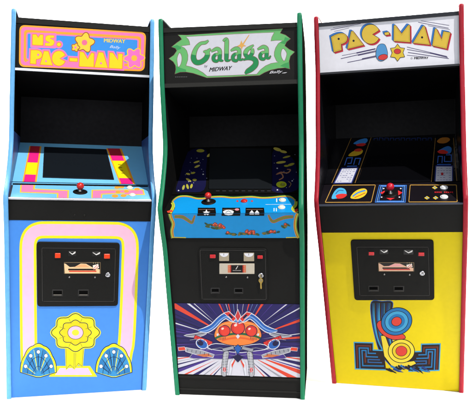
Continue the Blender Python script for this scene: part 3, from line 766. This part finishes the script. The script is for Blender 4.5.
# marquee
a = plate(c2, P['mar'], 'x', BLK(36), .006)
GL = PR(104, 184, 108); GD = PR(24, 138, 78); GM = PR(62, 160, 88); WV = PR(212, 212, 222); MR = PR(128, 92, 78)
outer = [(178.1, 34.9), (187, 35.2), (235, 31.8), (282.6, 28.7), (279.8, 33.2), (285.5, 35.2), (290.2, 38.8), (286.4, 41.8), (284.5, 45.8), (289, 49.4), (294.5, 51.9), (290.2, 56), (288.9, 61.2), (289.2, 65), (289.6, 68.8), (285, 67.6), (278, 68.2), (270, 70), (264, 72.6), (259.5, 75.2), (230, 76.8), (206.9, 77.6), (201.5, 75.8), (193, 73.0), (186, 71.8), (180, 72), (175, 73.8), (176, 69.5), (175.6, 65.3), (173.4, 61.6), (169.2, 58.6), (174, 55.2), (177, 50.7), (175.6, 48.2), (171.8, 46.9), (177, 42.8), (182, 39.4), (180.4, 36.8)]
inner = [(186.2, 36.9), (235, 34.2), (274, 32.5), (271.6, 37), (270.6, 41.3), (276, 40.6), (282.2, 40.6), (278, 43.6), (275.5, 47.6), (274.1, 52), (274, 56), (276.4, 61.3), (278, 62.1), (271, 63.2), (265.5, 65.6), (260.5, 69.4), (256.6, 74), (230, 75.2), (207.2, 76.0), (203, 72.4), (197.5, 69.2), (191.5, 66.8), (186.2, 65.5), (188, 60), (188.2, 55), (186.9, 50.5), (184.6, 47.8), (181.2, 46.1), (185.5, 45.6), (190.2, 45.0), (189.6, 41.6), (188.4, 39)]
a.poly(grow(outer, .45), PR(110, 70, 66)); a.poly(outer, GL)
for q in ([(175, 73.8), (176, 69.5), (175.7, 66), (181, 68), (186, 69.6), (186, 71.8), (180, 72)], [(289.6, 68.8), (289.2, 65), (289, 62), (284, 63.6), (280, 66), (285, 67.6)], [(290.2, 38.8), (286.4, 41.8), (284.9, 44.4), (280, 42.8), (284, 40.4), (285, 37)], [(171.8, 46.9), (175.6, 48.2), (177, 50.4), (181, 49), (181, 47), (177, 45)]): a.poly(q, GM)
a.poly(grow(inner, .4), MR); a.poly(inner, WV)
for L in (smooth([(179.6, 53), (181.6, 57), (181, 63), (178.6, 66.8), (177.6, 63), (177.4, 58)], True, 4), smooth([(283, 48.8), (286.4, 53), (285.6, 58), (284, 60.8), (281.8, 57.4), (281.2, 53)], True, 4)): a.outl(L, WV, MR, .4)
GW = [
 [(208.6, 40.4, 1.0), (205.4, 42.6, 2.8), (200.6, 43.6, 2.8), (196.6, 47.6, 3.4), (194.2, 53, 4.2), (193.6, 58.4, 5.0), (196, 62.2, 4.8), (200.6, 62.2, 4.6), (205.2, 59.2, 4.6), (207.4, 55.4, 4.4), (207.6, 52.0, 4.0), (210.8, 48.6, 1.0)],
 [(203.2, 52.0, 1.0), (205.8, 51.4, 2.2), (207.6, 52.2, 2.2)],
 [(211.2, 51.8, 1.0), (214, 50, 2.6), (217.2, 48.8, 3.2), (219.6, 50.6, 3.6), (219.9, 55, 3.6), (219.9, 59.4, 3.4), (222.2, 60.8, 1.6), (223, 59.8, .7)],
 [(218.8, 54.2, 1.4), (215.8, 54.6, 2.6), (213.6, 57, 3.2), (214, 60.2, 3.2), (216.8, 61.2, 2.6), (219, 59.2, 1.6)],
 [(222.9, 41.2, .9), (225, 39.6, 2.4), (226.6, 40.4, 3.8), (226.6, 48, 3.9), (226.5, 56, 3.9), (226.6, 60, 3.2), (229.6, 60.4, 1.3), (230.4, 59, .6)],
 [(230.6, 51.0, 1.0), (233.4, 49.4, 2.6), (236.6, 48.4, 3.2), (239, 50.2, 3.6), (239.3, 54.6, 3.6), (239.3, 58.6, 3.4), (241.8, 59.8, 1.6), (243.2, 58.2, .7)],
 [(238.2, 53.8, 1.4), (235.2, 54.2, 2.6), (233.0, 56.6, 3.2), (233.4, 59.8, 3.2), (236.2, 60.8, 2.6), (238.4, 58.8, 1.6)],
 [(253.8, 45.0, .8), (250.6, 47.2, 2.6), (247, 50, 3.6), (245.4, 53.6, 3.8), (247.2, 56.8, 3.2), (250.4, 55.8, 3.2), (252.4, 52.4, 3.4), (252.2, 48.4, 2.4)],
 [(243.2, 60.2, 1.0), (247.4, 58.6, 2.6), (252.4, 58.4, 4.2), (255.6, 60.8, 4.8), (255.4, 64.8, 5.0), (251.8, 68.6, 5.0), (247.6, 71.4, 4.2), (245, 73.8, 1.2)],
 [(257.4, 49.6, 1.0), (260.6, 47.9, 2.6), (263.8, 46.8, 3.2), (266.4, 48.6, 3.6), (266.7, 53, 3.6), (266.7, 57, 3.4), (269, 58.2, 1.8), (270.8, 55.6, .7)],
 [(265.6, 52.2, 1.4), (262.6, 52.6, 2.6), (260.4, 55, 3.2), (260.8, 58.2, 3.2), (263.6, 59.2, 2.6), (265.8, 57.2, 1.6)]]
SM = [smooth(g, False, 6) for g in GW]
for g in SM: a.stroke([(x, y, w+1.0) for x, y, w in g], 1, MR)
for g in SM: a.stroke(g, 1, GD)
for g in SM:
    run = []
    for q in g+[(0, 999, 0)]:
        if q[1] < 55.2-(q[0]-200)*.03: run.append(q)
        else:
            if len(run) > 1: a.stroke(run, 1, GL)
            run = []
OS = PR(226, 170, 84)
a.poly([(241.4, 40.4), (242.6, 43.6), (248.9, 34.6), (249.4, 35.2), (243.6, 44.6), (246.2, 46), (243, 46.6), (241.8, 49.6), (240.4, 46.8), (236.8, 46.2), (239.8, 44.6)], OS)
a.text('by', [(204.3, 68.2), (207.6, 67.8), (207.6, 64.6), (204.3, 65.0)], PR(40, 40, 44), .2)
a.text('MIDWAY', [(209.1, 71.8), (231.2, 70.0), (232.2, 65.9), (210.1, 67.6)], PR(24, 24, 28), .12, .03)
a.text('Bally', [(269.4, 74.4), (282.6, 73.4), (282.6, 70.0), (269.4, 71.2)], PR(220, 220, 226), .4, .01)
a.stroke([(282, 73.2, .3), (285, 72.8, .8), (287, 72.4, .2)], .5, PR(220, 220, 226))
for i in range(7): a.stroke([(175.2+i*1.8, 77.0-i*.02), (176.4+i*1.8, 77.0-i*.02)], .5, PR(110, 110, 114), same=i > 0)
a.build('marquee', c2.r)
k = P['mar']
bar(c2, k.lo.y-.003, k.lo.z-.007, .014, .017, BLK(58), 'marquee_retainer')
bar(c2, k.hi.y+.003, k.hi.z-.008, .016, .02, BLK(50), 'marquee_retainer')

# ================================================================== CABINET THREE: yellow and red
c3 = Cab(.6737, .0621, -.268, -.0201, .635, -.0296, prof(.049, [1.7103, 1.4695, 1.1197, .9005, .7531], [.1291, .1375, .0876, .0683, .3224]),
         'arcade_cabinet', 'yellow fronted arcade cabinet with red edges and a white lettered sign')
P = panels(c3, 183.2, 391, 136.5, .60, 203.6)
TR3 = mat((172, 30, 48), .45, .22, 0, .16, .15)
Y3 = (228, 204, 0)
sides(c3, PR(*Y3), mat((14, 15, 20), .3, .3, 0, .2, .1), TR3)
shell(c3, mat((9, 9, 13), .4, .1, 0, .2, .1), (.60, P['bezel'].hi.z), (P['mar'].lo.y, P['mar'].lo.z), BLK(30))
a = plate(c3, P['front'], 'x', PR(*Y3), floor=True)
KK = PR(24, 22, 30); BL3 = PR(34, 116, 178); LB3 = PR(66, 160, 206); RD3 = PR(216, 68, 56); MR3 = PR(110, 44, 30)
col = smooth([(371.6, 302), (382, 301.4), (392.2, 302), (391.6, 312), (390.6, 326), (392, 340), (398, 356), (404, 366), (398, 370), (389, 364), (380, 352), (375, 336), (371.6, 318)], True, 4)
a.outl(col, KK, PR(60, 110, 190), .6)
rs = random.Random(5)
for i in range(15):
    u = (i+.5)/15
    l0 = (372+20*u, 303); l1 = (372.6+18.6*u, 320); l2 = (377+14.6*u, 340); l3 = (386+13*u, 358+6*u)
    a.stroke(smooth([l0+(.3,), l1+(rs.uniform(.5, 1.3),), l2+(rs.uniform(.4, 1.2),), l3+(.2,)], False, 5), 1, [BL3, LB3, PR(70, 50, 40), PR(30, 70, 140)][i % 4])
for sx in (0, 1):                     # square key patterns
    F = (lambda p: p) if not sx else (lambda p: [(794.4-q[0], q[1]+1.4) for q in p])
    a.poly(F([(353.6, 341.8), (373.5, 342.2), (373.6, 349.4), (384, 349.8), (386, 370.4), (354.8, 369.4)]), LB3)
    a.poly(F([(354.6, 342.9), (372.6, 343.3), (372.7, 350.6), (384, 351), (386, 369.3), (355.8, 368.3)]), PR(36, 24, 30))
    for pth, m in (([(357.6, 368.3), (356.8, 345.6), (370.4, 345.9), (370.6, 350.6)], MR3), ([(360.0, 368.3), (359.2, 347.9), (368.2, 348.1), (368.3, 353.2), (376, 353.4)], BL3), ([(384, 366), (362.8, 365.6), (362, 350.4), (366, 350.4), (366.2, 356.6), (378, 357)], BL3), ([(365.4, 362.8), (365.0, 353.2)], MR3), ([(382, 362.6), (368.2, 362.2), (368.2, 359.4), (380, 359.8)], PR(40, 90, 150))):
        a.stroke(F(pth), 1.2, m)
# plain ringed roundels and ribbons in place of the figures
def roundel(cx, cy, rx, ry, cols, t=0):
    for i, (k_, m_) in enumerate(cols): a.poly(ell(cx, cy, rx*k_, ry*k_, 44, t), m_)
a.outl([(381, 336), (385, 335.5), (391.5, 354), (404, 362.5), (414, 361), (416, 363.4), (405, 368.6), (392, 366), (384.4, 356)], PR(232, 208, 60), KK, .6)
a.outl(smooth([(377, 324.5), (381.5, 321), (389, 330.5), (402, 334), (404.5, 338.4), (392, 339), (381.4, 333)], True, 5), RD3, KK, .6)
roundel(396.6, 321.4, 15.2, 13.2, ((1.05, KK), (1, BL3), (.80, KK), (.76, LB3), (.55, BL3), (.36, KK), (.32, RD3)), -.35)
roundel(401.4, 351, 12.8, 11.4, ((1.06, KK), (1, PR(236, 214, 62)), (.74, KK), (.68, PR(226, 196, 40)), (.46, KK), (.42, RD3)))
for i in range(16):                   # brushed sweep at the foot
    x = 386+i*2.4; y = 366.6+rs.uniform(-1.4, 2.2); Ln = rs.uniform(5, 11)
    a.stroke([(x, y, 2.2), (x+Ln*.5, y+2.4, 1.7), (x+Ln, y+rs.uniform(2.6, 6), .2)], 1, [KK, KK, BL3, PR(30, 60, 130)][i % 4])
a.build('front_panel', c3.r)
coin_door(c3, P['front'], [(350.6, 239.4), (433.6, 239.4), (434.4, 299.6), (354.6, 299.8)], [(357, 246.6), (428.4, 246.6), (429.6, 295), (360, 295)],
          [(368.8, 251.4, 374.2, 254.4), (418.4, 251.8, 424.2, 255.0)], [(380.5, 249.4, 387.6, 252.6), (404.4, 249.6, 412.6, 253)], (378.2, 261.4, 414.4, 270.8),
          (422.2, 272.4), [(369.4, 286, 377.8, 289.8), (394.6, 286.2, 403, 290)], 3, [(384.4, 273.8), (409.6, 274.2)])
a = plate(c3, P['lip'], 'x', BLK(27)); a.build('control_panel_front', c3.r)
# control panel
GO = PR(196, 150, 70)
a = plate(c3, P['top'], 'x', mat((24, 20, 26), .35, .25), .010)
a.stroke(rquad([(333, 185.2), (375.4, 185), (371.2, 202.2), (325.2, 202.4)], .8), .7, GO, True)
a.stroke(rquad([(410.2, 185), (456.4, 185), (457.2, 201.8), (408.8, 202)], .8), .7, GO, True)
for d in (0, 1.6, 3.2):
    a.stroke([(379.4+d, 185.4+d*.35), (406.4-d, 185.4+d*.35), (405.2-d, 202.2-d*.35), (375.2+d*1.1, 202.2-d*.35)], .75, PR(56, 116, 206) if d != 1.6 else PR(110, 160, 226), True)
for q in ([(380, 192.8), (384.8, 190.6), (384.4, 195.4)], [(402.6, 192.6), (398, 190.4), (398.4, 195.4)], [(390.4, 200.2), (386.2, 198), (394.8, 198)], [(391, 186.6), (388, 188.2), (394, 188.2)]): a.poly(q, PR(226, 50, 54))
for x, y in ((383.6, 188.6), (400.8, 188.6), (381.6, 197.2), (399.4, 197.2)): a.poly(ell(x, y, .9, .6, 10), PR(225, 225, 235))
# plain leaf shapes on the left card
a.poly(smooth([(331.6, 198.6), (334.4, 191.6), (339, 188), (344.6, 189), (346.6, 193.6), (344, 197.4), (338, 198.4)], True, 4), PR(80, 176, 224)); a.poly(smooth([(336, 195.4), (341, 193.8), (347, 194.6), (343.5, 198), (337.4, 198.6)], True, 4), PR(214, 50, 50)); a.stroke(smooth([(335.6, 194), (339, 190.6), (343.6, 190.8)], False, 4), .7, PR(40, 90, 150))
a.poly(smooth([(350.6, 198.2), (353, 193.4), (358.4, 189.6), (364.6, 188.6), (367.2, 191.4), (364.4, 196), (358, 198.8)], True, 4), PR(236, 200, 50)); a.stroke(smooth([(352.6, 196.6), (358, 192.8), (365.4, 190.4)], False, 5), 1.4, PR(70, 140, 210)); a.stroke(smooth([(354.6, 197.8), (360, 195.4), (365.4, 193)], False, 5), .8, PR(200, 90, 40))
for x, y in ((434.8, 187.8), (427, 198), (435.6, 198)): a.poly([(x-2.8, y), (x, y-1.9), (x+2.8, y), (x, y+1.7)], PR(230, 196, 50)); a.stroke([(x-1.4, y-.9), (x+1.5, y+.8)], .8, PR(90, 140, 200))
for i in range(10):
    if i != 4: a.stroke([(434.6+i*1.9, 192.3), (435.9+i*1.9, 192.3)], 1.2, PR(206, 44, 50), same=i > 0)
a.build('control_panel', c3.r)
b = MB(); h = c3.hw(c3.k['C'][1])-.0195; f = P['top'].lo
b.grid([[Vector((x, f.y+.004-.006*math.sin(t), f.z-.003+.005*math.cos(t))) for t in (i*math.pi/8-.3 for i in range(9))] for x in (-h, h)], mat((70, 76, 92), .35, .5, .5)); b.build('edge_nosing', c3.r)
joystick(c3, P['top'], (390.6, 194.2), .036, .0170, mat((206, 30, 52), .25, .45))
WB3 = mat((236, 238, 240), .3, .4)
button(c3, P['top'], (444, 188), .0145, WB3); button(c3, P['top'], (444, 197.4), .0145, WB3)
# bezel
a = plate(c3, P['bezel'], 'x', mat((13, 13, 17), .3, .25, 0, .1, .02), .008)
for p0, p1 in (((331.8, 183), (351.4, 137.4)), ((355, 183), (371.2, 137.4)), ((431.4, 183), (435.4, 138)), ((457, 183), (453.4, 138))): a.stroke([p0, p1], .55, PR(158, 118, 56))
for i, w in enumerate((370, 434)):
    pass
def card(q, nl):
    a.poly(grow(q, 1.1), PR(50, 60, 130)); a.poly(q, PR(206, 208, 222))
    for i in range(nl):
        v = (i+.8)/(nl+.6); L = lerp(q[0], q[3], v); R = lerp(q[1], q[2], v)
        for j in range(5):
            if rs.random() < .8: a.stroke([lerp(L, R, .08+j*.18), lerp(L, R, .08+j*.18+rs.uniform(.07, .15))], .5, PR(110, 112, 150), same=j > 0)
card([(342.2, 168.6), (357, 168.2), (351.2, 182.6), (334.8, 182.8)], 7); card([(436.4, 166.6), (452, 166.6), (452, 181.8), (435.6, 181.8)], 6)
a.poly(ell(442.2, 174, 1.3, 1.5, 12), PR(190, 50, 60))
for q, m in ((smooth([(353.4, 143.6), (359, 140), (366, 138.4), (367.6, 141), (364, 144), (358, 144.4)], True, 4), PR(56, 136, 220)), (smooth([(356, 144.6), (362, 143.2), (366, 144), (363, 146.2), (357.6, 146)], True, 4), PR(196, 44, 44)),
             (smooth([(348.4, 156), (351.4, 152.4), (356.6, 150.4), (362.6, 150.2), (361.4, 153.8), (355.6, 156)], True, 4), PR(206, 168, 40)), (smooth([(354, 150.4), (358, 148.6), (362, 149.2), (360.6, 151.4), (356, 151.6)], True, 4), PR(190, 54, 40)),
             (smooth([(437, 141.4), (441, 138), (447.6, 137.6), (450, 140), (446, 143), (440, 143.4)], True, 4), PR(190, 120, 44)), (smooth([(438, 151.6), (442, 148.6), (448, 146.2), (451.6, 148.6), (450, 153.4), (443, 153.6)], True, 4), PR(60, 130, 216)), (smooth([(437.4, 151.4), (442.6, 149.8), (448, 152), (446, 153.8), (440, 153.6)], True, 4), PR(226, 56, 50))): a.poly(q, m)
BZ = PR(64, 116, 220)
for p in ([(344.6, 165.4), (347, 158), (352.4, 157.8), (351, 163.4), (347.6, 163.6)], [(353.6, 164.8), (355.4, 158.4), (360.6, 158.4), (358.6, 165)], [(347, 166.4), (357, 166.2)], [(437.6, 163), (438.2, 156.4), (442.4, 156.4), (442, 163)], [(444.6, 156.2), (444.4, 161.6), (451.4, 161.6), (451.2, 155), (446, 155)], [(437, 164.6), (451, 164.6)]): a.stroke(p, .8, BZ)
for i in range(11):                   # faint reflection painted as maze lines across the head of the glass
    x = 374+i*5.4; a.stroke([(x, 140.6), (x, 138.2+rs.uniform(-.3, .8)), (x+3.6, 138.2), (x+3.6, 140.6)], .5, PR(40, 62, 130), same=i > 0)
bz = a.build('bezel', c3.r)
s = Art(P['bezel'], .0002); s.slab(rquad([(372.6, 143), (433.6, 143), (430, 181.4), (357.4, 181.4)], .8), .0, .0045, mat((9, 9, 12), .1, .4, 0, .05, 0), .0015); s.build('screen', bz)
# marquee
a = plate(c3, P['mar'], 'x', PR(246, 246, 255), .006)
PUR = PR(70, 60, 110); BK = PR(26, 24, 36)
for p0, p1, w in (((330.6, 29.9), (360.8, 23.5), .5), ((333, 27.6), (356, 23.6), .35), ((334, 31.4), (349, 28), .35), ((340.8, 58.7), (377, 50.4), .6), ((342, 55.6), (358, 52.6), .45), ((356.5, 53), (375.5, 48.8), 1.2), ((358, 55.4), (376, 51.6), .7), ((347.4, 62.5), (378, 56.4), .6), ((362, 58.8), (377, 55.6), .8),
                  ((418.2, 22.2), (448.6, 28.2), .5), ((421, 20.8), (449.2, 25.4), .4), ((428, 25.6), (450, 29.6), .35), ((407, 47), (447, 56.4), .5), ((407, 49.4), (440, 55), .5), ((408, 52.4), (448.8, 58.6), .6), ((430, 53), (447.6, 57.4), .8), ((407, 55.2), (426, 57.0), .4)):
    a.stroke([p0, p1], w, PUR)
CC = (370.8, 34.2)
LET = {
 'P': [(331.1, 37.0)] + smooth([(335, 34.9), (339.4, 33.5), (343.6, 33.6), (346.4, 35.6), (347.2, 38.8), (345.8, 41.8), (342.8, 43.6), (340.9, 44.0)], False, 4) + [(341.6, 50.0), (333.9, 52.2)],
 'A': [(351.2, 31.4), (353.0, 31.2), (363.6, 45.0), (347.4, 49.0)],
 'C': [(CC[0]+(8.9 if i not in (0, 25) else 8.9)*math.cos(t), CC[1]-9.6*math.sin(t)) for i, t in enumerate(.42+j*(2*math.pi-.86)/25 for j in range(26))] + [(372.2, 34.4)],
 'H': [(384.4, 32.8), (388.6, 32.0), (389.4, 34.6), (385.2, 35.2)],
 'M': [(393.8, 41.0), (394.0, 25.6), (395.4, 25.2), (401.6, 33.8), (408.2, 25.2), (409.8, 25.2), (410.0, 42.2)],
 'A2': [(423.0, 26.2), (424.6, 26.2), (429.8, 44.8), (413.0, 43.0)],
 'N': [(435.0, 29.0), (436.4, 28.8), (441.6, 39.6), (443.6, 31.4), (450.2, 32.6), (446.6, 48.8), (432.4, 45.6)]}
BLU = PR(56, 124, 200); REDL = PR(206, 44, 62); YLL = PR(232, 196, 70)
for k in LET: a.poly(grow(shift(LET[k], -1.7, -1.3), .3), BLU)
for k in LET: a.poly(grow(shift(LET[k], -.9, -.7), .3), BLU)
for k in LET: a.poly(grow(shift(LET[k], 1.4, 1.3), .25), REDL)
for k in LET: a.poly(grow(shift(LET[k], .7, .7), .25), REDL)
for k in LET: a.poly(grow(LET[k], .4), BK)
for k in LET: a.poly(LET[k], YLL)
for x, y in ((338.7, 38.9), (353.6, 40.8), (422.1, 37.4)): a.poly(ell(x, y, 1.1, 1.1, 14), BK)
for k in ('P', 'A', 'M', 'A2', 'N'):   # thin inner line of the lettering
    a.stroke(grow(LET[k], -.9), .18, PR(150, 118, 40), True)
a.text('MIDWAY', [(414.4, 59.2), (428.4, 58.8), (428.4, 56.6), (414.4, 57.0)], BK, .0, .02); a.stroke(ell(411.6, 58.3, .8, .8, 14), .25, BK, True)
# plain shapes in the middle: a blue drop over a red oval and a yellow star
a.outl(smooth([(377, 48), (380, 44.4), (384.4, 44.6), (386.6, 49), (387.4, 55), (384, 60), (379.4, 60.6), (376.2, 56)], True, 5), PR(86, 158, 216), BK, .4)
a.outl(ell(383, 57.2, 4.6, 2.6, 24, -.2), PR(224, 62, 62), BK, .4)
st = []
for i in range(12):
    t = i*math.pi/6-math.pi/2; r = 1 if i % 2 == 0 else .66
    st.append((397.6+7.8*r*math.cos(t), 52.6+8.2*r*math.sin(t)))
a.outl(st, PR(236, 202, 60), BK, .5); a.outl(ell(397.4, 51.4, 3.2, 2.4), PR(214, 60, 64), BK, .35)
a.build('marquee', c3.r)
k = P['mar']
bar(c3, k.lo.y-.002, k.lo.z-.0045, .012, .009, mat((30, 32, 40), .4, .3), 'marquee_retainer')
bar(c3, k.hi.y+.003, k.hi.z+.004, .016, .016, mat((34, 38, 46), .4, .2), 'marquee_retainer')

# ================================================================== white sweep
wm = bpy.data.materials.new('white_paper'); wm.use_nodes = True
bs = wm.node_tree.nodes['Principled BSDF']; bs.inputs['Roughness'].default_value = .9; bs.inputs['Specular IOR Level'].default_value = .05
nz = wm.node_tree.nodes.new('ShaderNodeTexNoise'); nz.inputs['Scale'].default_value = 3
rp = wm.node_tree.nodes.new('ShaderNodeMapRange'); rp.inputs['To Min'].default_value = .86; rp.inputs['To Max'].default_value = .89
cb = wm.node_tree.nodes.new('ShaderNodeCombineColor')
wm.node_tree.links.new(nz.outputs['Fac'], rp.inputs['Value'])
for i in range(3): wm.node_tree.links.new(rp.outputs[0], cb.inputs[i])
wm.node_tree.links.new(cb.outputs[0], bs.inputs['Base Color'])
f = MB(); f.face([(-6, -.75, 0), (6, -.75, 0), (6, 2.4, 0), (-6, 2.4, 0)], wm); o = f.build('floor'); o['kind'] = 'structure'
f = MB(); rows = [[(x, 2.4+1.0*math.sin(t), 1.0-1.0*math.cos(t)) for t in (i*math.pi/2/16 for i in range(17))]+[(x, 3.4, 4.2)] for x in (-6, 6)]
f.grid(rows, wm); o = f.build('backdrop'); o['kind'] = 'structure'

# ================================================================== light
w = bpy.data.worlds.new('World'); S.world = w; w.use_nodes = True
nt = w.node_tree; bg = nt.nodes['Background']
sky = nt.nodes.new('ShaderNodeTexSky'); sky.sky_type = 'NISHITA'; sky.sun_disc = False
AZ = math.radians(32); EL = math.radians(54)     # azimuth to the right of the viewer, behind him
sky.sun_elevation = EL; sky.sun_rotation = math.pi - AZ
nt.links.new(sky.outputs[0], bg.inputs['Color']); bg.inputs['Strength'].default_value = .05
def lamp(name, kind, loc, target, energy, **kw):
    l = bpy.data.lights.new(name, kind); l.energy = energy
    for k_, v_ in kw.items(): setattr(l, k_, v_)
    o = bpy.data.objects.new(name, l); COL.objects.link(o); o.location = loc
    o.rotation_euler = (Vector(target)-Vector(loc)).to_track_quat('-Z', 'Y').to_euler()
    return o
sd = Vector((math.sin(AZ)*math.cos(EL), -math.cos(AZ)*math.cos(EL), math.sin(EL)))
lamp('sun', 'SUN', sd*6, (0, 0, 0), 4.0, angle=math.radians(.5), color=(1, .96, .9))
lamp('added_front_fill', 'AREA', (-.3, -5.2, 2.2), (0, 0, .8), 165, shape='RECTANGLE', size=8, size_y=3.0)  # added soft lamp filling the cabinet fronts in place of sky light
lamp('added_backdrop_fill', 'AREA', (0, 1.75, 3.3), (0, 1.9, 0), 900, shape='RECTANGLE', size=6, size_y=1.3)  # added overhead lamp that keeps the floor and backdrop white

vs = S.view_settings; vs.view_transform = 'Standard'; vs.look = 'None'; vs.exposure = 0.16; vs.gamma = 1
S.cycles.max_bounces = 6
S.cycles.use_denoising = True
